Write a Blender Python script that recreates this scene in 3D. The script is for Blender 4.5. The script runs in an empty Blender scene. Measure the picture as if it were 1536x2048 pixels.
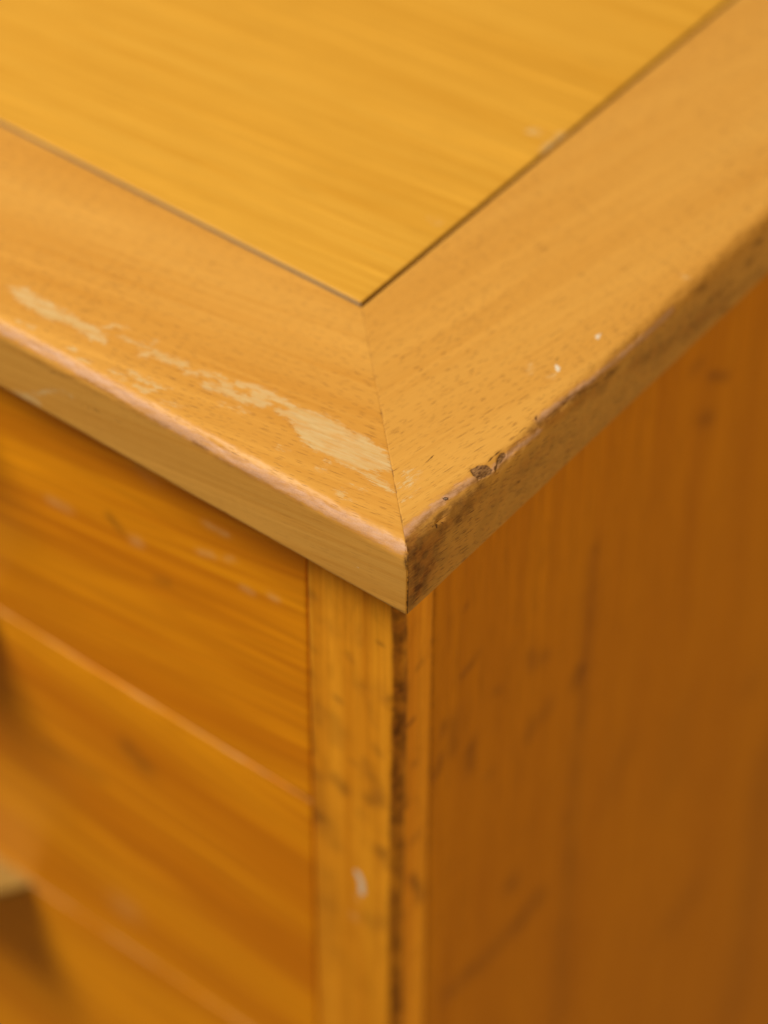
import bpy, bmesh, math
import numpy as np
from mathutils import Vector, Matrix

MM = 0.001
H = 0.450                      # height of the cabinet top above the floor
sc = bpy.context.scene

# ------------------------------------------------------------------ camera
def cam_axes(yaw, pit, roll):
    ca, sa, cb, sb = math.cos(yaw), math.sin(yaw), math.cos(pit), math.sin(pit)
    f = Vector((sa*cb, ca*cb, -sb)); r = Vector((ca, -sa, 0)); u = r.cross(f)
    r2 = math.cos(roll)*r + math.sin(roll)*u
    u2 = -math.sin(roll)*r + math.cos(roll)*u
    return r2, u2, f
cam = bpy.data.cameras.new('camera')
cam_ob = bpy.data.objects.new('camera', cam); sc.collection.objects.link(cam_ob)
r_, u_, f_ = cam_axes(-0.65700, 0.77764, 0.00381)
m = Matrix((r_, u_, -f_)).transposed().to_4x4()
m.translation = Vector((209.00326*MM, -278.11187*MM, 352.90344*MM + H))
cam_ob.matrix_world = m
cam.sensor_fit = 'HORIZONTAL'; cam.sensor_width = 24.0
cam.lens = 3.488961*24.0
cam.clip_start = 0.01; cam.clip_end = 50
cam.dof.use_dof = True; cam.dof.focus_distance = 0.506; cam.dof.aperture_fstop = 5.7
cam.dof.aperture_blades = 9
sc.camera = cam_ob

# ------------------------------------------------------------------ light
world = bpy.data.worlds.new('World'); sc.world = world; world.use_nodes = True
bg = world.node_tree.nodes['Background']
bg.inputs[0].default_value = (1.0, 0.72, 0.32, 1); bg.inputs[1].default_value = 0.175
def area(name, travel, dist, size, power, col, target=(-0.06, 0.04, H)):
    L = bpy.data.lights.new(name, 'AREA'); L.shape = 'DISK'; L.size = size; L.energy = power; L.color = col
    o = bpy.data.objects.new(name, L); sc.collection.objects.link(o)
    t = Vector(travel).normalized()
    o.location = Vector(target) - t*dist
    o.rotation_euler = t.to_track_quat('-Z', 'Y').to_euler()
    return o
area('key_light', (1.26, 1.0, -2.0), 2.2, 0.85, 66.5, (1.0, 0.955, 0.80))  # main soft disk lamp; direction worked out from the pull shadows
area('side_fill', (-1.0, 0.06, -0.30), 2.4, 2.0, 25, (1.0, 0.78, 0.40))  # added fill disk, brightens the side faces from the right
sc.view_settings.view_transform = 'Standard'; sc.view_settings.look = 'None'
sc.view_settings.exposure = 0; sc.view_settings.gamma = 1
sc.render.engine = 'CYCLES'
sc.cycles.use_denoising = True; sc.cycles.denoising_prefilter = 'ACCURATE'; sc.cycles.caustics_reflective = False

# ------------------------------------------------------------------ measures (mm; corner of the top at 0,0,0)
W = 50.0; T = 17.63889; OV = 7.67; PW = 23.08523; PD = 11.45898; Z1 = -103.60149; Z2 = -208.83104; RF = 3.1
WID, DEP = 380.0, 400.0

# wear marks: (field, kind, points in mm on the part's surface, width, strength)
MARKS = {
 'front': [
  ('pale', 'poly', [[-43.91,15.25],[-41.68,17.35],[-38.95,19.12],[-36.07,19.8],[-33.46,20.19],[-30.57,19.6],[-28.51,19.44],[-25.87,19.75],[-23.83,19.59],[-20.23,19.25],[-17.51,17.57],[-14.93,15.46],[-16.11,14.54],[-18.2,13.6],[-19.04,12.25],[-20.55,11.76],[-22.23,11.48],[-24.03,10.76],[-26.69,11.1],[-28.72,11.24],[-30.59,11.17],[-32.29,10.89],[-34.46,11.29],[-36.59,12.3],[-37.21,13.36],[-39.82,14.16]], 0, 1),
  ('pale', 'poly', [[-20.22,11.34],[-18.62,12.92],[-14.76,12.19],[-11.51,11.02],[-13.61,10.72],[-15.96,10.72],[-18.34,10.76]], 0, 1),
  ('pale', 'poly', [[-111.24,10.42],[-109.13,11.67],[-107.65,12.43],[-104.37,11.83],[-101.74,11.92],[-98.6,12.03],[-96.1,11.65],[-93.2,11.99],[-91.23,11.59],[-87.21,12.43],[-84.82,11.24],[-83.17,9.12],[-85.32,8.58],[-88.07,8.71],[-91.25,9.28],[-94.03,9.41],[-96.63,8.15],[-99.54,7.81],[-101.83,7.96],[-105.4,8.29],[-107.78,8.78]], 0, 1),
  ('pale', 'line', [[-86.8,13.14],[-85.34,15.04],[-83.49,15.34]], 1, 1),
  ('pale', 'line', [[-82.5,13.05],[-78.44,13.19],[-75.8,13.74],[-75.94,16.28]], 0.9, 1),
  ('pale', 'line', [[-75.35,11.47],[-73.9,13.35],[-70.38,13.47],[-66.97,14.27]], 1.8, 1),
  ('pale', 'line', [[-64.83,12.98],[-62.2,14.66],[-59.31,15.44],[-55.32,14.89]], 1.5, 1),
  ('pale', 'line', [[-59.33,12.49],[-55.48,13.3],[-51.96,13.88],[-47.18,14.72]], 2.2, 1),
  ('pale', 'line', [[-54.17,16.52],[-51.68,17.73],[-47.48,18.09],[-44.22,17.74],[-39.84,17.56]], 1.8, 1),
  ('pale', 'line', [[-43.69,15.28],[-40.51,15.61],[-37.72,14.95]], 1.2, 1),
  ('pale', 'line', [[-76.92,3.91],[-73.23,3.84]], 1, 1),
  ('pale', 'line', [[-73.67,6.07],[-70.5,5.98],[-67.52,6.09]], 1.2, 1),
  ('pale', 'line', [[-70.26,3.96],[-67.29,4.09],[-66.23,6.37]], 1.3, 1),
  ('pale', 'line', [[-102.54,3.54],[-99.94,3.64],[-98.08,3.95]], 0.5, 1),
  ('pale', 'line', [[-53.8,9.54],[-51.03,10.99],[-48.13,11.1]], 0.6, 1),
  ('pale', 'line', [[-88.43,3.89],[-86.71,4.32]], 0.5, 1),
  ('pale', 'line', [[-84.48,2.46],[-81.74,3.48]], 0.5, 1),
  ('pale', 'line', [[-63.59,3.35],[-58.78,4.22]], 0.4, 1),
  ('pale', 'line', [[-65.13,6.86],[-64.04,7.36]], 0.4, 1),
  ('pale', 'poly', [[-52.36,17.35],[-50.41,17.41],[-47.5,17.5],[-45.74,15.98],[-46.16,13.49],[-49.42,13.83]], 0, 1),
  ('pale', 'poly', [[-21.03,4.6],[-19.24,5.32],[-17.67,4.53],[-16.15,4.38],[-18.38,3.64]], 0, 1),
  ('pale', 'line', [[-18.77,7.71],[-17.05,7.91]], 0.5, 1),
  ('pale', 'line', [[-36.88,7.3],[-34.88,7.82]], 0.5, 1),
  ('pale', 'line', [[-27.53,9.75],[-26.28,9.69]], 0.35, 1),
  ('pale', 'line', [[-27.35,7.14],[-25.84,7.64]], 0.6, 1),
  ('pale', 'line', [[-46.17,17.09],[-42.67,17.65]], 0.5, 1),
  ('pale', 'poly', [[-104.8,-17.86],[-102.41,-16.42],[-97.25,-14.64],[-94.55,-14.86],[-94.18,-16.27],[-95.86,-16.67],[-100.39,-17.84],[-103.76,-18.37]], 0, 1),
  ('pale', 'line', [[-97.25,-14.64],[-91.94,-11.0],[-86.78,-7.99],[-84.7,-8.42]], 0.5, 1),
  ('pink', 'line', [[-112.62,-0.92],[-104.39,-0.52],[-92.24,0.06],[-72.89,-0.01],[-59.95,-0.99],[-47.13,-1.08],[-30.89,-1.11],[-12.83,-0.47],[-2.41,-0.23]], 2.5, 1),
  ('dark', 'line', [[-83.06,-9.54],[-78.74,-8.55],[-73.65,-8.27],[-69.7,-7.81]], 0.16, 1),
  ('dark', 'line', [[-54.38,-0.44],[-47.74,0.37],[-41.95,0.66],[-36.6,0.69],[-31.1,1.44]], 0.16, 1),
  ('dark', 'line', [[-52.55,-1.91],[-51.11,-1.14],[-49.52,-1.4]], 0.1, 1),
  ('dark', 'line', [[-51.48,-2.7],[-50.12,-2.39],[-48.46,-2.18]], 0.1, 1),
  ('dark', 'line', [[-50.59,-1.21],[-50.32,-3.12]], 0.1, 1),
  ('dark', 'line', [[-49.71,-1.53],[-48.87,-3.64]], 0.1, 1),
  ('grime_shade', 'line', [[-52.36,-2.38],[-49.14,-2.34]], 0.7, 0.5),
  ('dark', 'line', [[-18.22,16.67],[-16.86,17.04]], 0.12, 1),
  ('dark', 'line', [[-11.39,11.78],[-11.18,13.63]], 0.08, 1),
  ('dark', 'line', [[-36.19,12.4],[-35.79,12.21]], 0.3, 1),
  ('dark', 'line', [[-33.38,-16.28],[-33.16,-17.22]], 0.15, 1),
  ('dark', 'line', [[15.69,11.98],[16.12,12.1]], 0.15, 1),
  ('white', 'line', [[-11.83,-11.5],[-10.65,-11.18]], 0.2, 1),
  ('grime_shade', 'line', [[-0.72,-1.02],[-0.23,-4.34]], 0.5, 0.8),
  ('grime_shade', 'line', [[-11.39,-17.81],[-4.77,-17.32],[-0.56,-16.63]], 0.35, 0.5),
  ('stain_shade', 'line', [[-104.07,-4.14],[-98.61,-3.83],[-90.61,-4.21],[-81.04,-3.66],[-67.0,-3.13],[-52.82,-2.86],[-37.04,-3.0],[-25.66,-2.96]], 0.9, 0.22),
  ('grime_shade', 'line', [[-90.11,-4.46],[-85.21,-3.35],[-80.81,-1.46],[-74.1,-1.9],[-66.96,-2.59],[-58.77,-1.85]], 0.5, 0.35),
  ('grime_shade', 'line', [[-36.66,-18.03],[-28.77,-18.28],[-23.89,-17.92]], 0.6, 0.4),
 ],
 'right': [
  ('dark', 'line', [[19.74,11.64],[21.39,11.72],[22.72,11.79],[24.07,12.01]], 0.3, 1),
  ('dark', 'line', [[21.02,9.57],[21.81,9.6]], 0.25, 1),
  ('dark', 'line', [[28.31,9.42],[29.23,9.4]], 0.15, 1),
  ('dark', 'line', [[29.46,11.17],[29.54,10.9]], 0.2, 1),
  ('dark', 'line', [[43.74,36.99],[43.6,36.58]], 0.25, 1),
  ('dark', 'line', [[28.63,2.44],[30.75,2.83],[32.32,2.59],[34.04,2.44]], 0.35, 1),
  ('dark', 'line', [[37.65,2.03],[39.57,2.72],[41.27,2.53]], 0.25, 1),
  ('dark', 'line', [[45.25,2.91],[44.06,1.96]], 0.35, 1),
  ('chip', 'poly', [[25.02,4.12],[26.9,3.64],[28.38,2.05],[28.56,0.12],[27.59,-0.59],[25.84,0.1],[24.22,0.99],[24.11,2.72]], 0, 1),
  ('chip', 'poly', [[30.8,1.58],[32.59,2.18],[33.71,1.45],[32.8,0.35],[30.8,-0.05],[29.89,0.49]], 0, 1),
  ('chip', 'poly', [[29.1,0.26],[30.41,0.32],[28.71,-1.0]], 0, 1),
  ('dark', 'poly', [[15.35,3.54],[15.98,3.38],[16.43,2.76],[15.97,2.24],[15.26,2.66]], 0, 1),
  ('white', 'line', [[15.6,3.17],[15.95,2.58]], 0.25, 1),
  ('grime_shade', 'line', [[3.12,2.42],[7.46,2.64],[12.48,2.9],[17.56,3.16],[22.68,1.5],[27.72,-0.39],[33.51,-0.31]], 0.8, 0.42),
  ('grime_shade', 'line', [[0.52,0.56],[5.59,1.16],[10.43,0.96],[16.57,0.31],[24.11,-1.34]], 1.5, 0.5),
  ('grime_shade', 'line', [[2.59,1.48],[5.72,-4.63],[9.39,-5.47],[11.77,-3.19],[17.99,-4.41]], 2.2, 0.55),
  ('stain_shade', 'line', [[0.99,-10.25],[18.25,-10.93],[46.58,-12.0],[71.71,-13.27],[100.67,-12.45]], 11, 0.3),  # darkens the whole side face along its length
  ('stain_shade', 'line', [[2.05,-1.69],[4.58,-7.9],[2.83,-11.76]], 6.5, 0.62),
  ('stain_shade', 'line', [[2.64,-1.13],[9.31,-2.28],[16.67,-2.35],[24.22,-3.49]], 2.6, 0.5),
  ('stain_shade', 'line', [[46.34,-0.7],[55.15,-2.38],[64.9,-4.63]], 2, 0.45),
  ('stain_shade', 'line', [[75.49,-5.74],[86.42,-7.47],[101.63,-10.85],[117.46,-14.36],[128.45,-16.1]], 3.5, 0.3),
  ('stain_shade', 'line', [[28.55,-6.18],[38.23,-6.17],[50.2,-7.17]], 3.5, 0.3),
  ('grime_shade', 'line', [[1.48,-3.31],[2.77,-8.54],[2.87,-13.93],[4.65,-11.12],[7.66,-9.34]], 2.2, 0.75),
  ('dark', 'line', [[1.68,-15.08],[5.97,-15.41],[9.68,-15.77],[14.04,-15.56],[17.51,-15.94]], 0.25, 1),
  ('dark', 'line', [[3.45,-12.27],[7.74,-12.59],[12.08,-12.9]], 0.15, 1),
  ('dark', 'line', [[8.94,-0.19],[10.16,-0.37],[9.88,-1.19]], 0.5, 1),
  ('dark', 'line', [[11.09,-0.68],[12.49,-2.45]], 0.3, 1),
  ('dark', 'line', [[19.12,-4.51],[19.87,-4.57]], 0.35, 1),
  ('dark', 'line', [[33.33,-6.78],[33.12,-8.73]], 0.2, 1),
  ('dark', 'line', [[35.41,-8.99],[36.42,-9.55]], 0.4, 1),
  ('grime_shade', 'line', [[0.18,3.9],[0.02,-1.62],[0.1,-7.41],[0.03,-14.78]], 0.4, 0.9),
  ('dark', 'line', [[43.84,0.99],[46.41,0.91],[48.87,0.63]], 0.3, 1),
  ('dark', 'line', [[48.87,0.63],[51.74,0.97],[54.78,0.51]], 0.35, 1),
  ('dark', 'line', [[54.78,0.51],[59.09,-0.09],[65.14,-1.23]], 0.3, 1),
  ('dark', 'line', [[60.91,2.6],[64.99,2.6]], 0.2, 1),
  ('dark', 'line', [[50.1,2.48],[56.03,2.37]], 0.2, 1),
  ('dark', 'line', [[50.65,5.28],[51.66,4.82]], 0.25, 1),
  ('dark', 'line', [[44.65,3.2],[44.31,2.2]], 0.3, 1),
  ('grime_shade', 'line', [[98.77,-2.07],[101.45,-2.68]], 1.17, 0.5),
  ('grime_shade', 'line', [[118.6,-7.86],[120.96,-8.04]], 1.3, 0.5),
  ('grime_shade', 'line', [[121.0,-4.09],[123.41,-4.56]], 1.04, 0.5),
  ('grime_shade', 'line', [[109.82,-14.71],[114.05,-16.99]], 1.04, 0.5),
  ('grime_shade', 'line', [[111.17,-9.15],[112.35,-9.4]], 1.04, 0.5),
  ('grime_shade', 'line', [[104.22,-8.31],[108.91,-9.27]], 1.17, 0.5),
  ('grime_shade', 'line', [[41.61,1.19],[47.56,0.48],[53.56,0.31],[60.47,-1.5],[68.9,-3.25]], 1.2, 0.6),
  ('grime_shade', 'line', [[75.49,-5.74],[86.74,-9.81],[98.02,-11.63],[109.52,-12.89],[125.09,-13.38]], 1.6, 0.22),
  ('grime_shade', 'line', [[45.74,-18.24],[59.44,-18.79],[73.49,-18.76],[87.88,-18.13]], 0.8, 0.3),
  ('grime_shade', 'line', [[82.08,-18.39],[85.05,-18.86],[87.96,-18.73],[93.84,-18.48]], 0.7, 0.4),
  ('white', 'poly', [[71.65,7.34],[72.93,7.37],[73.86,6.96],[72.65,6.36],[71.1,6.1],[70.96,6.77]], 0, 1),
  ('dark', 'line', [[73.86,6.96],[74.3,6.88]], 0.15, 1),
  ('dark', 'line', [[72.51,5.56],[72.3,4.56],[72.0,3.88]], 0.25, 1),
  ('white', 'poly', [[59.29,8.72],[60.13,8.59],[59.48,7.05],[58.55,6.53],[57.96,7.3]], 0, 1),
  ('dark', 'line', [[60.78,9.38],[61.96,9.41]], 0.25, 1),
  ('dark', 'line', [[59.29,7.77],[59.05,7.12]], 0.3, 1),
  ('pale', 'line', [[56.08,7.15],[56.55,7.02]], 0.7, 1),
  ('pale', 'line', [[56.62,12.62],[54.57,10.97]], 0.5, 1),
  ('pale', 'line', [[98.54,3.89],[98.63,2.75]], 0.5, 1),
  ('pale', 'line', [[12.94,12.06],[16.67,11.64],[18.67,10.82]], 0.35, 1),
  ('pale', 'line', [[12.78,10.54],[16.92,10.43]], 0.3, 1),
  ('pale', 'line', [[10.04,8.89],[15.03,8.52]], 0.25, 1),
  ('pale', 'line', [[54.4,11.47],[56.66,12.37]], 0.3, 1),
  ('pale', 'line', [[16.18,13.14],[17.51,12.75]], 0.45, 1),
  ('pink', 'line', [[3.26,3.56],[9.22,3.49],[16.79,2.93],[22.42,2.06],[28.12,0.21],[33.91,0.29],[42.99,-0.66]], 1.3, 1),
  ('pink', 'line', [[44.52,2.01],[51.88,1.17],[56.86,0.61],[69.55,-0.83],[79.08,-1.23],[89.84,-1.18]], 1.2, 1),
 ],
 'panel': [
  ('pale', 'line', [[-56.18,82.09],[-53.5,82.04]], 1.2, 1),
  ('pale', 'line', [[-57.89,119.87],[-55.19,120.82]], 1.5, 1),
  ('pale', 'line', [[-51.52,115.64],[-51.62,124.3]], 1.8, 1),
 ],
 'post_front': [
  ('stain_shade', 'line', [[-30.69,-37.82],[-29.38,-37.4]], 1.92, 0.434),
  ('stain_shade', 'line', [[-26.89,-42.92],[-23.94,-43.52]], 2.56, 0.155),
  ('stain_shade', 'line', [[-30.59,-50.5],[-29.33,-53.12]], 1.28, 0.248),
  ('stain_shade', 'line', [[-20.29,-48.34],[-19.93,-49.39]], 1.28, 0.31),
  ('stain_shade', 'line', [[-23.64,-64.0],[-23.07,-64.28]], 1.28, 0.496),
  ('stain_shade', 'line', [[-17.38,-56.34],[-14.41,-55.17],[-12.2,-52.77]], 2.4, 0.217),
  ('stain_shade', 'line', [[-11.09,-55.71],[-8.53,-54.36]], 1.44, 0.434),
  ('stain_shade', 'line', [[-31.4,-61.11],[-29.5,-61.58]], 1.92, 0.248),
  ('stain_shade', 'line', [[-31.26,-72.25],[-31.01,-78.98],[-30.57,-85.67]], 1.28, 0.496),
  ('stain_shade', 'line', [[-28.51,-70.33],[-28.21,-74.68]], 2.24, 0.31),
  ('stain_shade', 'line', [[-24.3,-71.0],[-22.42,-73.77],[-23.61,-77.39]], 2.56, 0.279),
  ('stain_shade', 'line', [[-29.72,-92.66],[-28.14,-92.94]], 1.92, 0.31),
  ('stain_shade', 'line', [[-24.16,-90.48],[-22.23,-92.39]], 2.08, 0.434),
  ('stain_shade', 'line', [[-15.95,-78.8],[-15.19,-81.97]], 1.6, 0.248),
  ('stain_shade', 'line', [[-15.16,-58.76],[-14.42,-64.91],[-13.67,-65.28]], 1.28, 0.186),
  ('stain_shade', 'line', [[-12.59,-39.78],[-11.8,-39.67]], 0.8, 0.434),
  ('stain_shade', 'line', [[-17.3,-39.13],[-17.87,-42.88]], 2.56, 0.155),
  ('stain_shade', 'line', [[-30.67,-28.73],[-31.15,-50.01],[-31.45,-72.39],[-31.78,-96.11]], 1.44, 0.279),
  ('stain_shade', 'line', [[-13.29,-72.26],[-12.53,-73.54]], 1.6, 0.279),
  ('stain_shade', 'line', [[-19.8,-81.6],[-19.03,-81.51]], 1.28, 0.248),
  ('stain_shade', 'line', [[-24.17,-90.65],[-22.22,-91.59]], 2.56, 0.434),
  ('stain_shade', 'line', [[-30.79,-106.31],[-30.01,-107.7]], 2.56, 0.558),
  ('stain_shade', 'line', [[-27.99,-107.15],[-25.65,-112.36]], 3.52, 0.31),
  ('stain_shade', 'line', [[-30.96,-95.19],[-29.51,-102.38],[-28.82,-108.79]], 3.84, 0.31),
  ('stain_shade', 'line', [[-15.21,-90.66],[-14.43,-90.56]], 2.24, 0.496),
  ('stain_shade', 'line', [[-12.51,-87.21],[-12.31,-88.97]], 2.24, 0.496),
  ('stain_shade', 'line', [[-17.56,-96.77],[-16.78,-96.67]], 2.24, 0.248),
  ('stain_shade', 'line', [[-12.08,-105.82],[-10.91,-105.4]], 2.4, 0.434),
  ('stain_shade', 'line', [[-10.91,-106.89],[-10.5,-109.57]], 2.24, 0.31),
  ('stain_shade', 'line', [[-15.68,-132.79],[-14.46,-133.38]], 3.2, 0.279),
  ('stain_shade', 'line', [[-11.23,-129.66],[-10.42,-130.57]], 2.88, 0.31),
  ('stain_shade', 'line', [[-14.43,-82.51],[-12.13,-85.04]], 3.2, 0.217),
  ('stain_shade', 'line', [[-28.32,-126.73],[-26.81,-136.04]], 4, 0.217),
  ('stain_shade', 'line', [[-28.5,-137.41],[-27.49,-152.86]], 4.8, 0.186),
  ('white', 'line', [[-18.46,-118.39],[-17.66,-119.81],[-17.19,-121.48],[-17.28,-124.66]], 2, 1),
  ('smear', 'line', [[-19.57,-134.92],[-19.45,-135.36]], 1.2, 0.45),
  ('white', 'line', [[-11.71,-44.47],[-11.64,-44.47]], 0.25, 1),
  ('smear', 'line', [[-18.3,-126.0],[-18.51,-128.26]], 0.7, 0.4),
 ],
 'post_side': [
  ('stain_shade', 'line', [[9.19,-37.37],[8.77,-41.21],[7.39,-43.4]], 1, 0.6),
  ('stain_shade', 'line', [[9.38,-52.89],[8.47,-56.01]], 2.2, 0.9),
  ('stain_shade', 'line', [[12.92,-64.23],[10.98,-64.49],[10.02,-64.96]], 0.9, 0.9),
  ('stain_shade', 'line', [[15.04,-48.78],[14.33,-49.46]], 1.2, 0.45),
  ('stain_shade', 'line', [[13.65,-78.36],[13.91,-79.06]], 1.2, 0.5),
  ('stain_shade', 'line', [[9.68,-76.48],[9.2,-76.95]], 1, 0.9),
  ('stain_shade', 'line', [[9.56,-66.33],[9.11,-69.54]], 1.4, 0.7),
  ('stain_shade', 'line', [[10.09,-35.23],[8.68,-33.61]], 0.8, 0.6),
  ('stain_shade', 'line', [[18.78,-44.73],[19.07,-46.68]], 0.8, 0.5),
  ('stain_shade', 'line', [[19.6,-39.51],[19.61,-48.86],[19.4,-59.58]], 0.35, 0.5),
  ('stain_shade', 'line', [[9.83,-87.56],[10.35,-89.98]], 1.6, 0.8),
  ('stain_shade', 'line', [[7.44,-97.25],[7.96,-99.23]], 2, 0.8),
  ('stain_shade', 'line', [[13.3,-117.1],[15.5,-123.46],[16.66,-128.83]], 1.5, 0.7),
  ('stain_shade', 'line', [[8.78,-128.43],[8.27,-128.94]], 2, 0.9),
  ('stain_shade', 'line', [[13.09,-104.33],[15.14,-104.38]], 2, 0.4),
  ('stain_shade', 'line', [[8.54,-106.22],[8.57,-109.25]], 1.5, 0.5),
 ],
 'side': [
  ('stain_shade', 'line', [[30.01,-65.37],[33.02,-64.86]], 1, 0.81225),
  ('stain_shade', 'line', [[29.98,-45.67],[30.68,-44.76]], 0.8, 0.513),
  ('stain_shade', 'line', [[23.41,-78.59],[23.8,-74.79]], 1.1, 0.513),
  ('stain_shade', 'line', [[23.1,-85.31],[21.96,-89.93],[19.95,-90.89]], 1.1, 0.684),
  ('stain_shade', 'line', [[33.91,-91.55],[32.94,-93.53]], 1.5, 0.4275),
  ('stain_shade', 'line', [[55.7,-80.44],[56.79,-85.91]], 2.2, 0.55575),
  ('stain_shade', 'line', [[60.95,-86.1],[62.41,-87.75]], 2, 0.38475),
  ('stain_shade', 'line', [[76.43,-107.78],[77.46,-103.92]], 3, 0.684),
  ('stain_shade', 'line', [[63.07,-107.85],[64.7,-105.33]], 2.4, 0.4275),
  ('stain_shade', 'line', [[57.33,-109.83],[58.41,-106.02]], 2.4, 0.47025),
  ('stain_shade', 'line', [[34.01,-91.51],[33.54,-100.43]], 2.4, 0.513),
  ('stain_shade', 'line', [[43.29,-81.61],[43.78,-82.8]], 1.6, 0.4275),
  ('stain_shade', 'line', [[78.38,-66.82],[79.09,-92.06],[78.81,-113.1],[78.25,-137.47],[79.1,-173.74],[79.45,-212.46],[80.5,-249.66]], 3.2, 0.3591),
  ('stain_shade', 'line', [[66.12,-179.08],[57.92,-180.8],[46.35,-180.66],[34.93,-178.55],[29.34,-178.01]], 4, 0.5301),
  ('stain_shade', 'line', [[52.76,-159.79],[53.83,-161.79]], 3.5, 0.47025),
  ('stain_shade', 'line', [[98.44,-155.44],[99.12,-156.96]], 5, 0.2565),
  ('stain_shade', 'line', [[180.78,-231.17],[183.98,-267.8],[186.26,-315.31],[186.63,-370.94]], 7, 0.3249),
  ('stain_shade', 'line', [[150.47,-261.13],[142.59,-264.86],[136.65,-265.13]], 7, 0.2565),
  ('stain_shade', 'line', [[165.02,-185.75],[166.83,-189.22]], 6, 0.2565),
  ('stain_shade', 'line', [[128.06,-165.65],[127.63,-192.99]], 8, 0.171),
  ('stain_shade', 'line', [[41.69,-108.53],[42.2,-109.81]], 2, 0.342),
  ('stain_shade', 'line', [[96.25,-163.18],[95.07,-171.1]], 6, 0.171),
  ('stain_shade', 'line', [[27.59,-76.54],[27.15,-87.46]], 3, 0.342),
  ('stain_shade', 'line', [[35.27,-63.55],[34.88,-63.93]], 1.5, 0.4275),
  ('stain_shade', 'line', [[121.75,-45.61],[130.12,-52.07]], 1.3, 0.7),
  ('stain_shade', 'line', [[120.83,-57.56],[124.74,-61.6]], 2.6, 0.45),
  ('stain_shade', 'line', [[114.72,-38.85],[117.28,-40.05]], 3, 0.35),
  ('white', 'line', [[135.06,-158.32],[135.2,-158.54]], 0.4, 0.5),
  ('white', 'line', [[155.8,-236.47],[155.96,-236.73]], 0.4, 0.5),
  ('white', 'line', [[103.5,-225.82],[103.64,-226.07]], 0.4, 0.5),
 ],
 'drawer': [
  ('smear', 'line', [[-103.56,-54.59],[-97.75,-54.05]], 1.4, 0.45),
  ('smear', 'line', [[-57.67,-33.75],[-51.91,-33.6]], 0.9, 0.5),
  ('smear', 'line', [[-78.95,-52.02],[-77.25,-51.56]], 1.4, 0.6),
  ('smear', 'line', [[-59.88,-43.55],[-56.02,-42.16]], 1, 0.45),
  ('smear', 'line', [[-52.53,-41.13],[-50.6,-39.92]], 0.9, 0.4),
  ('smear', 'line', [[-48.12,-46.77],[-45.94,-46.75]], 0.9, 0.5),
  ('smear', 'line', [[-40.91,-44.55],[-39.07,-44.38]], 0.9, 0.6),
  ('smear', 'line', [[-94.15,-192.13],[-92.56,-191.79]], 5, 0.25),
  ('smear', 'line', [[-75.79,-27.24],[-72.7,-28.76]], 3, 0.15),
  ('stain_shade', 'line', [[-85.36,-48.9],[-82.21,-51.08]], 1.5, 0.5),
  ('stain_shade', 'line', [[-86.11,-125.31],[-82.03,-128.17]], 4, 0.5),
  ('stain_shade', 'line', [[-114.87,-145.23],[-97.41,-144.59]], 2.5, 0.3),
  ('stain_shade', 'line', [[-76.41,-28.15],[-72.61,-27.6]], 0.9, 0.35),
  ('stain_shade', 'line', [[-72.6,-59.95],[-69.9,-58.94]], 1.5, 0.5),
 ],
}


# ------------------------------------------------------------------ numpy noise
def _hash(i, j, seed):
    n = (i*374761393 + j*668265263 + seed*362437) & 0x7fffffff
    n = ((n ^ (n >> 13))*1274126177) & 0x7fffffff
    return ((n ^ (n >> 16)) & 0xffff)/65535.0
def vnoise(x, y, seed=0):
    x = np.asarray(x, float); y = np.asarray(y, float)
    x, y = np.broadcast_arrays(x, y)
    i = np.floor(x).astype(np.int64); j = np.floor(y).astype(np.int64)
    fx = x-i; fy = y-j; fx = fx*fx*(3-2*fx); fy = fy*fy*(3-2*fy)
    a = _hash(i, j, seed); b = _hash(i+1, j, seed); c = _hash(i, j+1, seed); d = _hash(i+1, j+1, seed)
    return (a*(1-fx)+b*fx)*(1-fy) + (c*(1-fx)+d*fx)*fy
def fbm(x, y, seed=0, octs=4):
    s = 0; w = 0; a = 1.0
    for o in range(octs):
        s = s + a*vnoise(x*2**o, y*2**o, seed+o*17); w += a; a *= .5
    return s/w
# ------------------------------------------------------------------ wear marks as distance fields over a surface
def seg_dist(px, py, a, b):
    ax, ay = a; bx, by = b
    dx, dy = bx-ax, by-ay; L = dx*dx+dy*dy+1e-9
    t = np.clip(((px-ax)*dx+(py-ay)*dy)/L, 0, 1)
    return np.hypot(px-ax-t*dx, py-ay-t*dy)
def poly_sdf(px, py, P):
    d = np.full(px.shape, 1e9); ins = np.zeros(px.shape, bool)
    for k in range(len(P)):
        a, b = P[k], P[(k+1) % len(P)]
        d = np.minimum(d, seg_dist(px, py, a, b))
        if a[1] != b[1]:
            c = (a[1] > py) != (b[1] > py)
            ins ^= c & (px < (b[0]-a[0])*(py-a[1])/(b[1]-a[1])+a[0])
    return np.where(ins, -d, d)
FIELDS = {'pale': 9., 'pink': 9., 'dark': 9., 'chip': 9., 'white': 9., 'grime_shade': 0., 'smear': 0., 'stain_shade': 0.}
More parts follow.
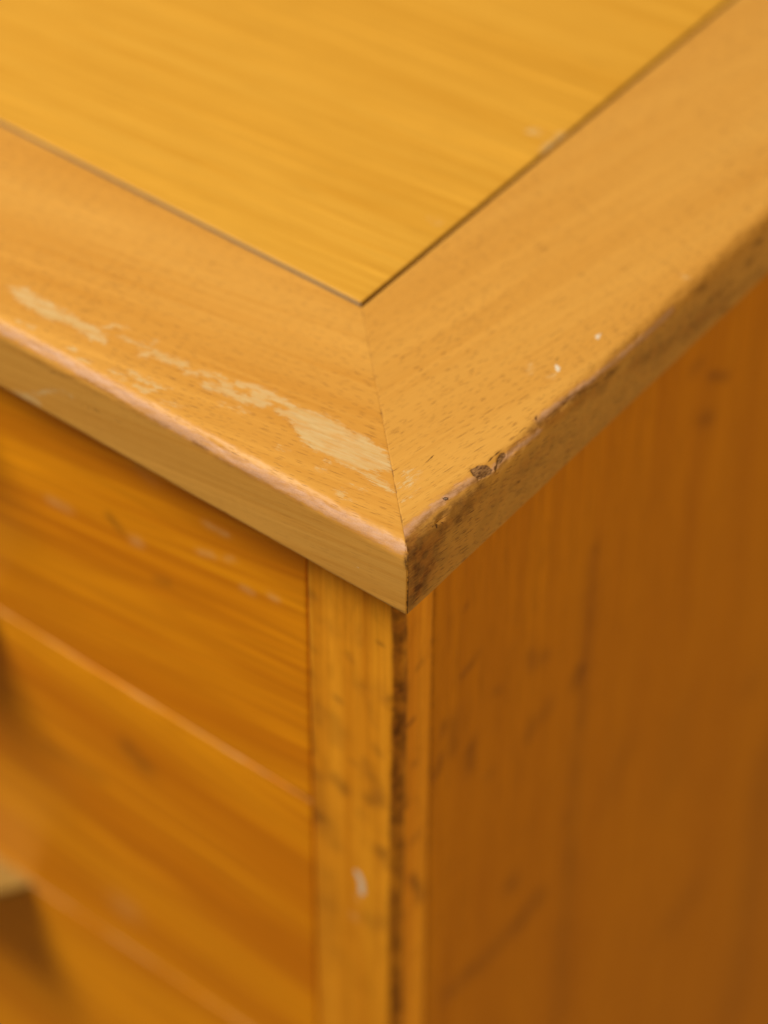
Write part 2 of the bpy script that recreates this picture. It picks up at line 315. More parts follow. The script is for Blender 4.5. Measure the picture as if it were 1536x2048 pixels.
def fields(marks, px, py, F=None, sel=None):
    px = px.ravel(); py = py.ravel()
    if F is None: F = {k: np.full(px.shape, v) for k, v in FIELDS.items()}
    for name, kind, P, w, a in marks:
        lo = np.min(P, 0)-12; hi = np.max(P, 0)+12
        k = (px > lo[0]) & (px < hi[0]) & (py > lo[1]) & (py < hi[1])
        if sel is not None: k &= sel
        if not k.any(): continue
        x, y = px[k], py[k]
        if kind == 'poly': d = poly_sdf(x, y, P)
        else:
            d = np.full(x.shape, 1e9)
            pp = P if len(P) > 1 else P*2
            for q in range(len(pp)-1): d = np.minimum(d, seg_dist(x, y, pp[q], pp[q+1]))
        if FIELDS[name] > 0:
            if kind == 'line': d = d - w/2
            F[name][k] = np.minimum(F[name][k], d)
        else:
            v = a*np.exp(-(d/(w*.9))**2) if kind == 'line' else a*(d < 0)
            F[name][k] = 1-(1-F[name][k])*(1-np.clip(v, 0, 1))
    return F

# ------------------------------------------------------------------ mesh helpers
cab = bpy.data.objects.new('wooden_cabinet', None); sc.collection.objects.link(cab)
cab.empty_display_size = .1
cab['label'] = 'honey coloured wooden chest of drawers with worn mitred top frame and scuffed corner post'
cab['category'] = 'chest of drawers'
def mesh_object(name, V, faces, mat, parent=cab, F=None, smooth=True, mats=None, midx=None, label=None):
    me = bpy.data.meshes.new(name)
    V = np.asarray(V, float)*MM
    me.from_pydata(V.tolist(), [], faces)
    bm = bmesh.new(); bm.from_mesh(me); bmesh.ops.recalc_face_normals(bm, faces=bm.faces); bm.to_mesh(me); bm.free()
    if smooth:
        me.polygons.foreach_set('use_smooth', [True]*len(me.polygons))
        me.set_sharp_from_angle(angle=math.radians(38))
    for mt in (mats or [mat]): me.materials.append(mt)
    if midx is not None: me.polygons.foreach_set('material_index', midx)
    if F:
        for k, v in F.items():
            at = me.attributes.new(k, 'FLOAT', 'POINT'); at.data.foreach_set('value', v.astype(np.float32))
    ob = bpy.data.objects.new(name, me); sc.collection.objects.link(ob)
    ob.parent = parent
    if parent is cab: ob.location = (0, 0, H)
    if label: ob['label'] = label
    return ob
def grid_faces(n, m, wrap=False):
    idx = np.arange(n*m).reshape(n, m)
    if wrap: idx = np.concatenate([idx, idx[:, :1]], 1)
    q = np.stack([idx[:-1, :-1], idx[1:, :-1], idx[1:, 1:], idx[:-1, 1:]], -1).reshape(-1, 4)
    return q.tolist()

# ------------------------------------------------------------------ materials
def wood(name, base, deep, grain='X', rot=(0, 0, 0), flecks=.6, streak=.35, broad=.5, streak_w=1.8, rough=.42,
         bump=.25, spec=.35, fleck_col=(.20, .075, .018), seed=0., fibre=.25, figure=0.0,
         pale=(.625, .445, .225), pink=(.57, .325, .215), dirt=(.10, .035, .010), specks=0.0, mottled=0.0, coat=0.0, wrap=None, face_flecks=1.0, broad_w=17.):
    mt = bpy.data.materials.new(name); mt.use_nodes = True
    N = mt.node_tree.nodes; L = mt.node_tree.links; N.clear()
    out = N.new('ShaderNodeOutputMaterial'); bs = N.new('ShaderNodeBsdfPrincipled'); L.new(bs.outputs[0], out.inputs[0])
    def put(sock, v):
        if hasattr(v, 'is_linked') or hasattr(v, 'links'): L.new(v, sock)
        else: sock.default_value = v
    def mth(op, a, b=0., c=0., clamp=False):
        n = N.new('ShaderNodeMath'); n.operation = op; n.use_clamp = clamp
        put(n.inputs[0], a); put(n.inputs[1], b); put(n.inputs[2], c); return n.outputs[0]
    def mix(fac, a, b, mode='MIX'):
        n = N.new('ShaderNodeMix'); n.data_type = 'RGBA'; n.blend_type = mode
        put(n.inputs[0], fac); put(n.inputs[6], a); put(n.inputs[7], b); return n.outputs[2]
    def rng(v, a, b, c=0., d=1., smooth=True):
        n = N.new('ShaderNodeMapRange'); n.interpolation_type = 'SMOOTHSTEP' if smooth else 'LINEAR'
        put(n.inputs[0], v); n.inputs[1].default_value = a; n.inputs[2].default_value = b
        n.inputs[3].default_value = c; n.inputs[4].default_value = d; return n.outputs[0]
    def col(c): return (c[0], c[1], c[2], 1)
    tc = N.new('ShaderNodeTexCoord')
    mp = N.new('ShaderNodeMapping'); mp.vector_type = 'POINT'; L.new(tc.outputs['Object'], mp.inputs[0])
    mp.inputs['Scale'].default_value = (1000, 1000, 1000)
    mp.inputs['Rotation'].default_value = rot; mp.inputs['Location'].default_value = (seed*37, seed*23, seed*11)
    P = mp.outputs[0]
    if wrap is not None:      # grain follows the board round its rounded edge: (along, across) instead of xyz
        mp.inputs['Rotation'].default_value = (0, 0, 0); mp.inputs['Location'].default_value = (0, 0, 0)
        sx = N.new('ShaderNodeSeparateXYZ'); L.new(P, sx.inputs[0])
        al = sx.outputs[0] if wrap == 'X' else sx.outputs[1]
        ac = mth('ADD', sx.outputs[1], sx.outputs[2]) if wrap == 'X' else mth('SUBTRACT', sx.outputs[2], sx.outputs[0])
        cs, sn = math.cos(rot[2]), math.sin(rot[2])
        a2 = mth('SUBTRACT', mth('MULTIPLY', al, cs), mth('MULTIPLY', ac, sn))
        v2 = mth('ADD', mth('MULTIPLY', al, sn), mth('MULTIPLY', ac, cs))
        cb = N.new('ShaderNodeCombineXYZ'); L.new(a2, cb.inputs[0]); L.new(v2, cb.inputs[1]); cb.inputs[2].default_value = seed*13.7
        P = cb.outputs[0]; grain = 'X'
    def noise(sl, sa, detail=2, rg=.5, dist=0., off=0.):
        # feature length sl (mm) along the grain and sa across it
        m2 = N.new('ShaderNodeMapping'); m2.vector_type = 'POINT'; L.new(P, m2.inputs[0])
        s = [1/sa]*3; s['XYZ'.index(grain)] = 1/sl
        m2.inputs['Scale'].default_value = s; m2.inputs['Location'].default_value = (off, off*1.7, off*.6)
        n = N.new('ShaderNodeTexNoise'); n.inputs['Scale'].default_value = 1; n.inputs['Detail'].default_value = detail
        n.inputs['Roughness'].default_value = rg; n.inputs['Distortion'].default_value = dist
        L.new(m2.outputs[0], n.inputs['Vector']); return n.outputs[0]
    def iso(s, detail=2, off=0., rg=.5): return noise(s, s, detail, rg, 0., off)
    c = mix(mth('MULTIPLY', rng(noise(220, broad_w, 2, .5, .3), .30, .70), broad), col(base), col(deep))
    c = mix(mth('MULTIPLY', rng(noise(70, streak_w, 3, .6, .2, 5), .42, .74), streak), c, col(deep))
    light = tuple(min(1, x*1.16) for x in base)
    c = mix(mth('MULTIPLY', rng(noise(90, streak_w*1.7, 2, .5, .1, 9), .52, .78), streak*.8), c, col(light))
    if figure > 0:      # flowing cathedral figure
        m3 = N.new('ShaderNodeMapping'); L.new(P, m3.inputs[0])
        s = [1/11.]*3; s['XYZ'.index(grain)] = 1/170.
        m3.inputs['Scale'].default_value = s
        wv = N.new('ShaderNodeTexNoise'); wv.inputs['Scale'].default_value = 1; wv.inputs['Detail'].default_value = 1
        wv.inputs['Distortion'].default_value = .5
        L.new(m3.outputs[0], wv.inputs['Vector'])
        fr = mth('FRACT', mth('MULTIPLY', wv.outputs[0], 9.0))
        fr = mth('ABSOLUTE', mth('SUBTRACT', fr, .5))
        c = mix(mth('MULTIPLY', rng(fr, .12, .5), figure), c, tuple([x*.72 for x in deep])+(1,))
    c = mix(mth('MULTIPLY', rng(noise(14, .28, 2, .6, 0, 3), .50, .80), fibre), c, tuple([x*.62 for x in deep])+(1,))
    c = mix(mth('MULTIPLY', rng(noise(9, .22, 1, .5, 0, 31), .60, .85), fibre*.6), c, col(tuple(min(1, x*1.3) for x in base)))
    hgt = mth('MULTIPLY', noise(14, .28, 2, .6, 0, 3), -.35)
    if flecks > 0:      # short dark ray flecks and pores along the grain
        for (fl, fa, hl, hw, gate, amt) in ((3.8, .66, .85, .085, .10, 1.0), (2.6, .55, .55, .07, .35, .7), (8.5, 1.6, 1.7, .10, .45, 1.3)):
            m4 = N.new('ShaderNodeMapping'); L.new(P, m4.inputs[0])
            s = [1/fa]*3; s['XYZ'.index(grain)] = 1/fl
            m4.inputs['Scale'].default_value = s; m4.inputs['Location'].default_value = (fl*3, fl, fl*7)
            vo = N.new('ShaderNodeTexVoronoi'); vo.feature = 'F1'; vo.inputs['Scale'].default_value = 1
            if wrap: vo.voronoi_dimensions = '2D'
            L.new(m4.outputs[0], vo.inputs['Vector'])
            df = N.new('ShaderNodeVectorMath'); df.operation = 'SUBTRACT'
            L.new(m4.outputs[0], df.inputs[0]); L.new(vo.outputs['Position'], df.inputs[1])
            ds = N.new('ShaderNodeVectorMath'); ds.operation = 'MULTIPLY'; L.new(df.outputs[0], ds.inputs[0])
            sv = [fa/hw]*3; sv['XYZ'.index(grain)] = fl/hl
            if wrap: sv[2] = 0
            ds.inputs[1].default_value = sv
            ln = N.new('ShaderNodeVectorMath'); ln.operation = 'LENGTH'; L.new(ds.outputs[0], ln.inputs[0])
            sp = N.new('ShaderNodeSeparateColor'); L.new(vo.outputs['Color'], sp.inputs[0])
            g = rng(sp.outputs[0], gate, gate+.6)
            k = mth('MULTIPLY', rng(ln.outputs['Value'], 1.25, .45), g)
            k = mth('MULTIPLY', k, rng(iso(22, 2, 40+fl), .34, .62, .30, 1.0))
            if wrap: k = mth('MULTIPLY', k, rng(ac, -3.2, -.5, face_flecks, 1.0))
            k = mth('MULTIPLY', k, flecks*amt, 0, True)
            c = mix(k, c, col(fleck_col)); hgt = mth('SUBTRACT', hgt, mth('MULTIPLY', k, .8))
    if mottled > 0:
        c = mix(mth('MULTIPLY', rng(noise(9, 4, 3, .6, .4, 71), .48, .72), mottled), c, tuple([x*.60 for x in deep])+(1,))
    if specks > 0:
        vo = N.new('ShaderNodeTexVoronoi'); vo.inputs['Scale'].default_value = 1/2.3; L.new(P, vo.inputs['Vector'])
        sp = N.new('ShaderNodeSeparateColor'); L.new(vo.outputs['Color'], sp.inputs[0])
        k = mth('MULTIPLY', rng(vo.outputs['Distance'], .10, .04), rng(sp.outputs[1], .75, .9))
        c = mix(mth('MULTIPLY', k, specks), c, (.10, .04, .012, 1))
    def att(n_):
        a = N.new('ShaderNodeAttribute'); a.attribute_name = n_; return a.outputs['Fac']
    rag = mth('SUBTRACT', noise(2.6, .55, 4, .68, 0, 13), .5)
    rag2 = mth('SUBTRACT', noise(1.5, .22, 3, .7, 0, 113), .5)
    ragi = mth('SUBTRACT', iso(1.5, 4, 17, .62), .5)
    fine = mth('SUBTRACT', iso(.35, 2, 57), .5)
    # lacquer worn through to pale raw wood
    sd = mth('ADD', mth('ADD', att('pale'), mth('MULTIPLY', rag, 4.2)), mth('ADD', mth('MULTIPLY', ragi, 1.8), mth('MULTIPLY', rag2, 3.4)))
    pm = rng(sd, .30, -.50)
    palec = mix(rng(noise(30, .9, 3, .6, 0, 21), .35, .7), col(pale), col(tuple(x*y for x, y in zip(pale, (.93, .85, .68)))))
    palec = mix(.12, palec, c)
    halo = rng(sd, 1.2, -.2)
    c = mix(mth('MULTIPLY', halo, .12), c, (.62, .24, .06, 1))
    pmw = mth('MULTIPLY', pm, rng(noise(7, 2.2, 4, .65, 0, 88),   .32, .58, .5, 1.0))
    pmw = mth('MULTIPLY', pmw, rng(noise(6, .32, 3, .6, 0, 141), .40, .52, .55, 1.0))
    c = mix(pmw, c, palec)
    # pinkish rubbed edge; bare wood and its highlight painted together
    sd = mth('ADD', mth('ADD', att('pink'), mth('MULTIPLY', rag, 2.2)), mth('MULTIPLY', ragi, 1.9))
    km = rng(sd, .75, -.6)
    pinkc = mix(rng(fine, -.15, .2), col(pink), col(tuple(x*.86 for x in pink)))
    c = mix(mth('MULTIPLY', rng(sd, 1.3, .2), .22), c, (.36, .12, .03, 1))
    c = mix(mth('MULTIPLY', km, mth('MULTIPLY', rng(noise(5, 1.2, 4, .7, 0, 44), .30, .60, .45, 1.), .80)), c, pinkc)
    # soft dirt and painted shade
    gm = mth('MULTIPLY', att('grime_shade'), rng(mth('ADD', mth('MULTIPLY', rag, 1.1), ragi), -.22, .22, .35, 1.25), 0, True)
    c = mix(gm, c, col(dirt))
    stn = mth('MULTIPLY', att('stain_shade'), rng(iso(6, 3, 19, .6), .30, .62, .62, 1.1), 0, True)
    c = mix(mth('MULTIPLY', stn, .92), c, mix(rng(iso(3, 3, 23), .4, .6), (.30, .098, .012, 1), (.12, .036, .006, 1)))
    sm = mth('MULTIPLY', att('smear'), rng(ragi, -.2, .2, .4, 1.2), 0, True)
    c = mix(mth('MULTIPLY', sm, .8), c, (.76, .46, .21, 1))
    # chips down to bare brown fibre
    sd = mth('ADD', att('chip'), mth('MULTIPLY', ragi, .6))
    cm = rng(sd, .10, -.10)
    chipc = mix(rng(noise(1.2, .25, 3, .7, 0, 99), .40, .62), (.30, .15, .055, 1), (.09, .035, .012, 1))
    c = mix(cm, c, chipc)
    # cracks and crisp dark marks
    sd = mth('ADD', att('dark'), mth('MULTIPLY', rag, .45))
    dm = rng(sd, .07, -.12)
    c = mix(mth('MULTIPLY', dm, .88), c, (.055, .018, .006, 1))
    sd = mth('ADD', att('white'), mth('ADD', .14, mth('MULTIPLY', ragi, 1.3)))
    wm = rng(sd, .14, -.22)
    c = mix(mth('MULTIPLY', wm, .9), c, (.70, .62, .52, 1))
    L.new(c, bs.inputs['Base Color'])
    worn = mth('MAXIMUM', mth('MAXIMUM', pm, mth('MULTIPLY', km, .3)), mth('MAXIMUM', cm, gm))
    ro = mth('ADD', mth('MULTIPLY', worn, .22), mth('ADD', rough, mth('MULTIPLY', ragi, .10)), 0, True)
    L.new(ro, bs.inputs['Roughness'])
    bs.inputs['Specular IOR Level'].default_value = spec
    bs.inputs['Coat Weight'].default_value = coat; bs.inputs['Coat Roughness'].default_value = .25
    hgt = mth('SUBTRACT', hgt, mth('MULTIPLY', cm, 1.2))
    hgt = mth('ADD', hgt, mth('MULTIPLY', fine, mth('ADD', .18, mth('MULTIPLY', mth('MAXIMUM', km, cm), .6))))
    hgt = mth('SUBTRACT', hgt, mth('MULTIPLY', dm, 1.0)); hgt = mth('ADD', hgt, mth('MULTIPLY', wm, .6))
    hgt = mth('ADD', hgt, mth('MULTIPLY', mth('SUBTRACT', iso(9, 2, 63), .5), 1.6))
    hgt = mth('SUBTRACT', hgt, mth('MULTIPLY', pm, .12))
    bp = N.new('ShaderNodeBump'); bp.inputs['Strength'].default_value = bump; bp.inputs['Distance'].default_value = .0002
    L.new(hgt, bp.inputs['Height']); L.new(bp.outputs[0], bs.inputs['Normal'])
    return mt
R = math.radians
m_front = wood('beech_front_rail', (.645, .322, .066), (.54, .230, .032), 'X', (0, 0, R(-9)), flecks=.68, streak=.58, streak_w=1.5, seed=1, wrap='X', face_flecks=.3, spec=.22)
m_right = wood('beech_side_rail', (.64, .325, .068), (.54, .236, .036), 'Y', (0, 0, R(10.5)), flecks=.8, streak=.36, seed=2, wrap='Y', face_flecks=1.6, spec=.25)
m_panel = wood('top_veneer', (.66, .338, .042), (.57, .262, .022), 'X', (0, 0, R(-5)), flecks=0, streak=1.0, streak_w=1.2, broad=.5, seed=3, fibre=.5)
m_edge = wood('bare_panel_edge', (.30, .22, .15), (.18, .12, .08), 'X', flecks=0, seed=4)
m_post = wood('corner_post_wood', (.94, .378, .020), (.66, .215, .004), 'Z', flecks=0, streak=.65, streak_w=1.3, broad=.85, broad_w=4.5, seed=5, fibre=.5, mottled=.2, specks=.4, rough=.5, spec=.2)
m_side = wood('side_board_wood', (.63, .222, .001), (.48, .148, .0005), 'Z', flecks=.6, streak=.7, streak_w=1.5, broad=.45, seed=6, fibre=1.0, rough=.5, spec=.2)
m_drawer = [wood('drawer_veneer_%s' % w, (.88, .325, .004), (.64, .185, .001), 'X', (0, R(a), 0), flecks=0, streak=1.0, streak_w=1.7, broad=.9, seed=s, fibre=.2, rough=.42, figure=.22, spec=.2)
            for w, a, s in (('upper', 9, 7), ('middle', -3, 9), ('lower', -2, 12))]
m_edge_shaded = wood('shaded_panel_edge', (.16, .065, .015), (.09, .035, .01), 'X', flecks=0, seed=15)  # darker edge copy; shade of the right groove wall put into colour
m_inner = wood('dark_gap_fill', (.16, .08, .03), (.11, .05, .02), 'X', flecks=0, seed=14)
def metal():
    mt = bpy.data.materials.new('aged_brass'); mt.use_nodes = True
    N = mt.node_tree.nodes; L = mt.node_tree.links; b = N['Principled BSDF']
    n = N.new('ShaderNodeTexNoise'); n.inputs['Scale'].default_value = 220; n.inputs['Detail'].default_value = 4
    r = N.new('ShaderNodeValToRGB'); r.color_ramp.elements[0].color = (.28, .16, .035, 1); r.color_ramp.elements[1].color = (.55, .36, .10, 1)
    r.color_ramp.elements[0].position = .35; r.color_ramp.elements[1].position = .7
    L.new(n.outputs[0], r.inputs[0]); L.new(r.outputs[0], b.inputs['Base Color'])
    b.inputs['Metallic'].default_value = .9; b.inputs['Roughness'].default_value = .42
    return mt
m_brass = metal()

# ------------------------------------------------------------------ mitred rails of the top frame
def spaced(a, b, step): return list(np.linspace(a, b, max(2, int(round(abs(b-a)/step))+1)))
def rail(which):
    front = which == 'front'
    seed = 3 if front else 41
    prof = [(W+7, -T+.2), (W+7, -4.2), (W+3.5, -4.2), (W, -4.2), (W, -2.0), (W, -.35), (W-.1, -.1), (W-.35, 0)]
    prof += [(a, 0) for a in spaced(W-.9, RF+.4, .42)]
    for th in np.linspace(0, 90, 13): prof.append((RF-RF*math.sin(R(th)), -RF+RF*math.cos(R(th))))
    prof += [(0, z) for z in spaced(-RF-.4, -T+1.2, .42)]
    for th in np.linspace(15, 90, 5): prof.append((.9-.9*math.cos(R(th)), -T+.9-.9*math.sin(R(th))))
    prof += [(4, -T), (20, -T), (40, -T)]
    prof = np.array(prof); a = prof[:, 0]; z = prof[:, 1]
    smax = 165 if front else 185
    length = (WID if front else DEP)
    s = np.array([0, .12, .28] + spaced(.6, smax, .42) + spaced(smax+6, length, 9))
    S, A = np.meshgrid(s, a, indexing='ij'); _, Z = np.meshgrid(s, z, indexing='ij')
    along = S + A                                   # 45 degree mitre
    v = A + Z
    # outward direction of the profile at the worn edge
    na = np.where(A < RF, -(RF-A), 0.); nz = np.where(Z > -RF, Z+RF, 0.)
    na = np.where(A > RF, 0, na); nn = np.hypot(na, nz)+1e-6; na /= nn; nz /= nn
    vis = (Z > -T+.5) & (A < W-.5)
    edge = np.exp(-(v/2.6)**2)*vis
    d = -edge*(.42*fbm(along/7., v/3., seed, 4) + .22*np.clip(fbm(along/2.2, v/1.2, seed+5, 3)-.5, 0, 1)*2)
    if not front: d -= edge*.5*np.clip(fbm(along/4., v/2., 77, 4)-.50, 0, 1)*4*np.clip(1-along/80, .0, 1)
    d += vis*.10*(fbm(along/16., v/9., seed+9, 3)-.5)
    # tiny relief at the joint, a hair open on the outer corner
    d -= vis*np.exp(-(S/.16)**2)*np.where(Z < -1.0, .32, .05)
    if front:
        px = -along; py = v
    else:
        px = along; py = v
    F = fields(MARKS[which], px, py)
    d = d.ravel()
    d -= .35*np.clip(.5-F['chip']/.5, 0, 1)*(.6+.8*vnoise(px.ravel()*1.5, py.ravel()*1.5, 8))
    # dirt drawn into the open joint of the vertical corner and into the mitre
    jd = np.where((Z < -1.5) & vis, S - (.42 if not front else .10) + .25*(vnoise(Z*1.3, 0, 4)-.5), 9).ravel()
    F['dark'] = np.minimum(F['dark'], jd)
    mit = np.where((Z > -.3) & vis, S - .02 + .16*(fbm(A/3., 0*A, 9, 3)-.35)*2, 9).ravel()
    F['grime_shade'] = np.maximum(F['grime_shade'], .55*(mit < .10)*(1 if not front else .6))
    gro = ((Z < -.9) & (A > W-.2)).ravel(); F['grime_shade'][gro] = 1.3; F['stain_shade'][gro] = 1.0  # groove walls and floor darkened throughout
    d = d.reshape(A.shape)
    A2 = A + na*d; Z2_ = Z + nz*d
    low = np.clip(1-(Z+T)/1.6, 0, 1)*(A < 8); Z2_ = Z2_ + low*(.55*(fbm(along/9., 0*A, seed+30, 4)-.5) + .5*np.clip(fbm(along/2.5, 0*A, seed+33, 2)-.68, 0, 1))
    flat = (A < W-.5) & (Z > -.01); A2 = np.where(flat & (A > RF), A, A2)
    if front: V = np.stack([-along, A2, Z2_], -1)
    else: V = np.stack([-A2, along, Z2_], -1)
    n, mm_ = A.shape
    V = V.reshape(-1, 3)
    fs = grid_faces(n, mm_, True)
    fs.append(list(range(mm_))); fs.append(list(range((n-1)*mm_, n*mm_)))
    return mesh_object('frame_rail', V, fs, m_front if front else m_right, F=F,
        label='front rail of the top frame with pale worn patches and pinkish rubbed edge with painted highlight' if front
        else 'side rail of the top frame with dark grimy chipped edge')
rail('front'); rail('right')

# ------------------------------------------------------------------ slabs (panel, boards, drawer fronts)
def slab(name, u0, u1, v0, v1, place, thick, bev, step, mat, marks=None, parent=cab, ucoarse=None, extra=None, back=None, wob=0., label=None, seed=0):
    def axis(a, b, lim):
        e = [a, a+bev*.12, a+bev*.35, a+bev*.65, a+bev]
        e2 = [b-bev, b-bev*.65, b-bev*.35, b-bev*.12, b]
        lo, hi = lim
        mid = list(np.arange(a+bev+step, b-bev-step*.5, step))
        mid = [q for i, q in enumerate(mid) if lo <= q <= hi or i % 8 == 0]
        return np.array(e + mid + e2)
    us = axis(u0, u1, (ucoarse or ((-1e9, 1e9),)*2)[0]); vs = axis(v0, v1, (ucoarse or ((-1e9, 1e9),)*2)[1])
    U, Vv = np.meshgrid(us, vs, indexing='ij')
    d = np.minimum(np.minimum(U-u0, u1-U), np.minimum(Vv-v0, v1-Vv)); q = np.clip(1-d/bev, 0, 1)
    h = -bev*(1-np.sqrt(1-q*q*.999))
    h = h + wob*(fbm(U/30., Vv/30., 5+seed, 3)-.5) - (q > 0)*(q < 1)*.25*bev*fbm(U/4., Vv/4., 3+seed, 3)
    P = place(U, Vv, h).reshape(-1, 3); n, m_ = U.shape
    fs = grid_faces(n, m_)
    idx = np.arange(n*m_).reshape(n, m_)
    loop = list(idx[:, 0]) + list(idx[-1, 1:]) + list(idx[-2::-1, -1]) + list(idx[0, -2:0:-1])
    loop = [int(i) for i in loop]
    Uf, Vf = U.ravel(), Vv.ravel(); k = len(P)
    B = place(Uf[loop], Vf[loop], np.full(len(loop), -thick))
    P = np.concatenate([P, B.reshape(-1, 3)])
    nl = len(loop)
    nw = len(fs)
    for i in range(nl): fs.append([loop[i], loop[(i+1) % nl], k+(i+1) % nl, k+i])
    fs.append([k+i for i in range(nl)])
    F = fields(marks or [], np.concatenate([Uf, Uf[loop]]), np.concatenate([Vf, Vf[loop]]))
    if extra is not None: extra(F, np.concatenate([Uf, Uf[loop]]), np.concatenate([Vf, Vf[loop]]))
    midx = None; mats = None
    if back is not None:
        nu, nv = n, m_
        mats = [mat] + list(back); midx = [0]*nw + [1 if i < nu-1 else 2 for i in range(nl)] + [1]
    return mesh_object(name, P, fs, mat, parent, F, mats=mats, midx=midx, label=label)

GAP = 1.0
slab('top_panel', -WID, -W-GAP, W+GAP, DEP, lambda U, V, h: np.stack([U, V, h-.12+0*U], -1), 3.9, .3, 2.0, m_panel,
     MARKS['panel'], ucoarse=((-210, -50), (50, 230)), back=(m_edge, m_edge_shaded), label='yellow veneered inset panel of the top')

# side board, grain upright
def side_extra(F, U, V):
    top = np.exp(-((V+T)/9.)**2)
    F['grime_shade'] = np.maximum(F['grime_shade'], .30*top*fbm(U/6., V/20., 12, 3))  # darker towards the top edge
    seam = np.exp(-((U-(OV+PD+.1))/.5)**2)
    F['grime_shade'] = np.maximum(F['grime_shade'], .55*seam*(.4+.9*vnoise(V/7., 0*V, 21)))
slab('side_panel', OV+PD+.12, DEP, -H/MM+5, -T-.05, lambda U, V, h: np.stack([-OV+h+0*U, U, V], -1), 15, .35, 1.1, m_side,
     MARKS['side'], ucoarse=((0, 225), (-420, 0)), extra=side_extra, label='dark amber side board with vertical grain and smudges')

# ------------------------------------------------------------------ corner post with rounded edge, dirt and shade in its colour
def post():
    r = 2.3
    x0, x1, y0, y1 = -OV-PW, -OV, OV, OV+PD
    prof = [(x0+.0, y1, 0, 0), (x0, y0+2, 0, 0), (x0, y0+.45, 0, 0), (x0+.13, y0+.13, 0, 0), (x0+.45, y0, 0, 0)]
    prof += [(x, y0, 0, 0) for x in spaced(x0+.9, x1-r-.4, .5)]
    for th in np.linspace(0, 90, 11):
        prof.append((x1-r+r*math.sin(R(th)), y0+r-r*math.cos(R(th)), 1, th))
    prof += [(x1, y, 2, 0) for y in spaced(y0+r+.4, y1-.5, .5)] + [(x1-.05, y1-.1, 2, 0), (x1-.25, y1, 2, 0)]
    prof = np.array(prof)
    z = np.array(spaced(-T-.05, -235, .55) + spaced(-241, -H/MM+5, 7))
    Zg, X = np.meshgrid(z, prof[:, 0], indexing='ij'); _, Y = np.meshgrid(z, prof[:, 1], indexing='ij')
    _, K = np.meshgrid(z, prof[:, 2], indexing='ij'); _, TH = np.meshgrid(z, prof[:, 3], indexing='ij')
    q = X - Y
    # signed distance across the rounded edge, negative on the front face
    e = np.where(K == 1, (TH-45)/90*r*1.57, np.where(K == 2, (Y-y0-r)+r*.785, (X-(x1-r))-r*.785))
    w = np.exp(-(e/2.2)**2)
    d = -w*(.55*fbm(Zg/9., e/4., 31, 4) + .5*np.clip(fbm(Zg/3., e/2., 37, 3)-.58, 0, 1)*2)
    X2 = X + d*.707; Y2 = Y - d*.707
    P = np.stack([X2, Y2, Zg], -1).reshape(-1, 3); n, m_ = X.shape
    fs = grid_faces(n, m_, True)
    fs.append(list(range(m_))); fs.append(list(range((n-1)*m_, n*m_)))
    sideish = ((K == 2) | ((K == 1) & (TH > 45))).ravel()
    F = fields(MARKS['post_front'], X, Zg, sel=~sideish)
    fields(MARKS['post_side'], Y, Zg, F, sel=sideish)
    nz_ = fbm(Zg/8., e/3., 51, 4)
    band = np.exp(-(np.clip(np.abs(e-.55+.7*(fbm(Zg/14., 0*e, 8, 3)-.5)*2)-1.35, 0, 9)/.5)**2)  # dark band: dirt plus the rounding's shaded side as colour
    g = band*np.clip(.72+1.0*(nz_-.42), .3, 1)
    top = np.exp(-((Zg+T)/7.)**2)*.30*fbm(X/2., Zg/12., 61, 3)  # shade under the frame overhang put into the colour
    back = np.exp(-((Y-y1+.1)/.35)**2)*(K == 2)*.5
    F['stain_shade'] = np.maximum(F['stain_shade'], g.ravel())
    F['grime_shade'] = np.maximum(F['grime_shade'], np.maximum(.3*g, np.maximum(top, back)).ravel())
    return mesh_object('corner_post', P, fs, m_post, F=F, label='corner post with dark dirty rounded edge, its shade painted in, and a white fleck')
post()

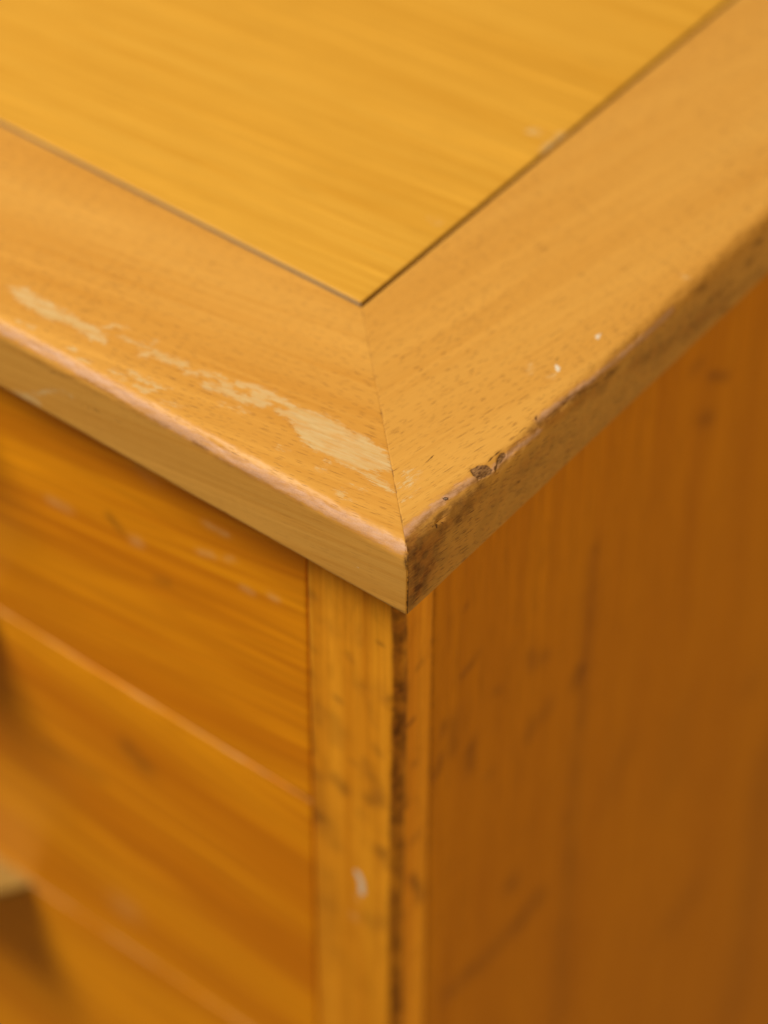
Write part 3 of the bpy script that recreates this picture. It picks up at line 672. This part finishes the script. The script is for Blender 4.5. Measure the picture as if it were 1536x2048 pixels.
# ------------------------------------------------------------------ drawers with brass edge pulls
def drawer(i, ztop, zbot, mat, with_edge):
    x1 = -OV-PW-.35; x0 = -WID+OV+PW
    def extra(F, U, V):
        # lacquer rubbed off along the top edge
        n = fbm(U/9., V/3., 70+i, 4)
        e = np.exp(-((V-ztop+.35)/.30)**2)
        if with_edge:
            F['smear'] = np.maximum(F['smear'], e*np.clip(.28+2.2*(n-.47), 0, .7))
            F['grime_shade'] = np.maximum(F['grime_shade'], .8*np.exp(-((V-ztop+.1)/.25)**2)*(fbm(U/5., 0*U, 3, 2) > .5)*np.exp(-((U-x1)/14.)**2))
    d = slab('drawer', x0, x1, zbot+.35, ztop-.12, lambda U, V, h: np.stack([U, OV+.15-h+0*U, V], -1), 18, .35, 1.1, mat,
             MARKS['drawer'], ucoarse=((-190, -20), (-330, 0)), extra=extra, wob=.25, seed=i,
             label=('top drawer, seam just below the frame', 'second drawer with a scuffed pale top edge', 'third drawer with a brass pull and its shadow', 'lowest drawer')[i])
    # pull: folded brass plate hooked on the drawer's top edge
    xa, xb = -127.2, -(WID-127.2); pr = 22.0; y = OV+.3
    zt = ztop - .4 if i else ztop-3
    out = [(xa, y), (xa-6.5, y-9.5), (xa-13.8, y-20.4), (xa-14.8, y-21.5), (xa-16.4, y-22.0)]
    out = out + [(xb+xa-x, yy) for x, yy in out[::-1]]
    bm = bmesh.new()
    def ring(z, inset):
        cx = (xa+xb)/2
        return [bm.verts.new(((cx+(x-cx)*(1-inset*.006))*MM, (y+(yy-y)*(1-inset*.03))*MM, z*MM)) for x, yy in out]
    rings = [ring(zt-.25, 1), ring(zt, 1), ring(zt, .0) if False else ring(zt-.05, .35), ring(zt-.3, 0), ring(zt-1.9, 0), ring(zt-2.2, .5)]
    rings = rings[1:]
    bm.faces.new(rings[0])
    for a, b in zip(rings, rings[1:]):
        for k in range(len(a)):
            bm.faces.new((a[k], a[(k+1) % len(a)], b[(k+1) % len(a)], b[k]))
    bm.faces.new(rings[-1][::-1])
    bmesh.ops.recalc_face_normals(bm, faces=bm.faces)
    me = bpy.data.meshes.new('handle'); bm.to_mesh(me); bm.free(); me.materials.append(m_brass)
    h = bpy.data.objects.new('handle', me); sc.collection.objects.link(h); h.parent = d
    return d
drawer(0, -T-.6, Z1, m_drawer[0], False)
drawer(1, Z1, Z2, m_drawer[1], True)
drawer(2, Z2, Z2-(Z1-Z2), m_drawer[2], True)
# added block behind the fronts, coloured dark so the gaps look shaded
def box(name, x0, x1, y0, y1, z0, z1, mat):
    V = [(x, y, z) for x in (x0, x1) for y in (y0, y1) for z in (z0, z1)]
    Fc = [(0, 1, 3, 2), (4, 6, 7, 5), (0, 4, 5, 1), (2, 3, 7, 6), (0, 2, 6, 4), (1, 5, 7, 3)]
    return mesh_object(name, V, Fc, mat, smooth=False)
box('gap_backing', -WID+10, -26, OV+19.5, DEP-4, -H/MM, -T-1, m_inner)
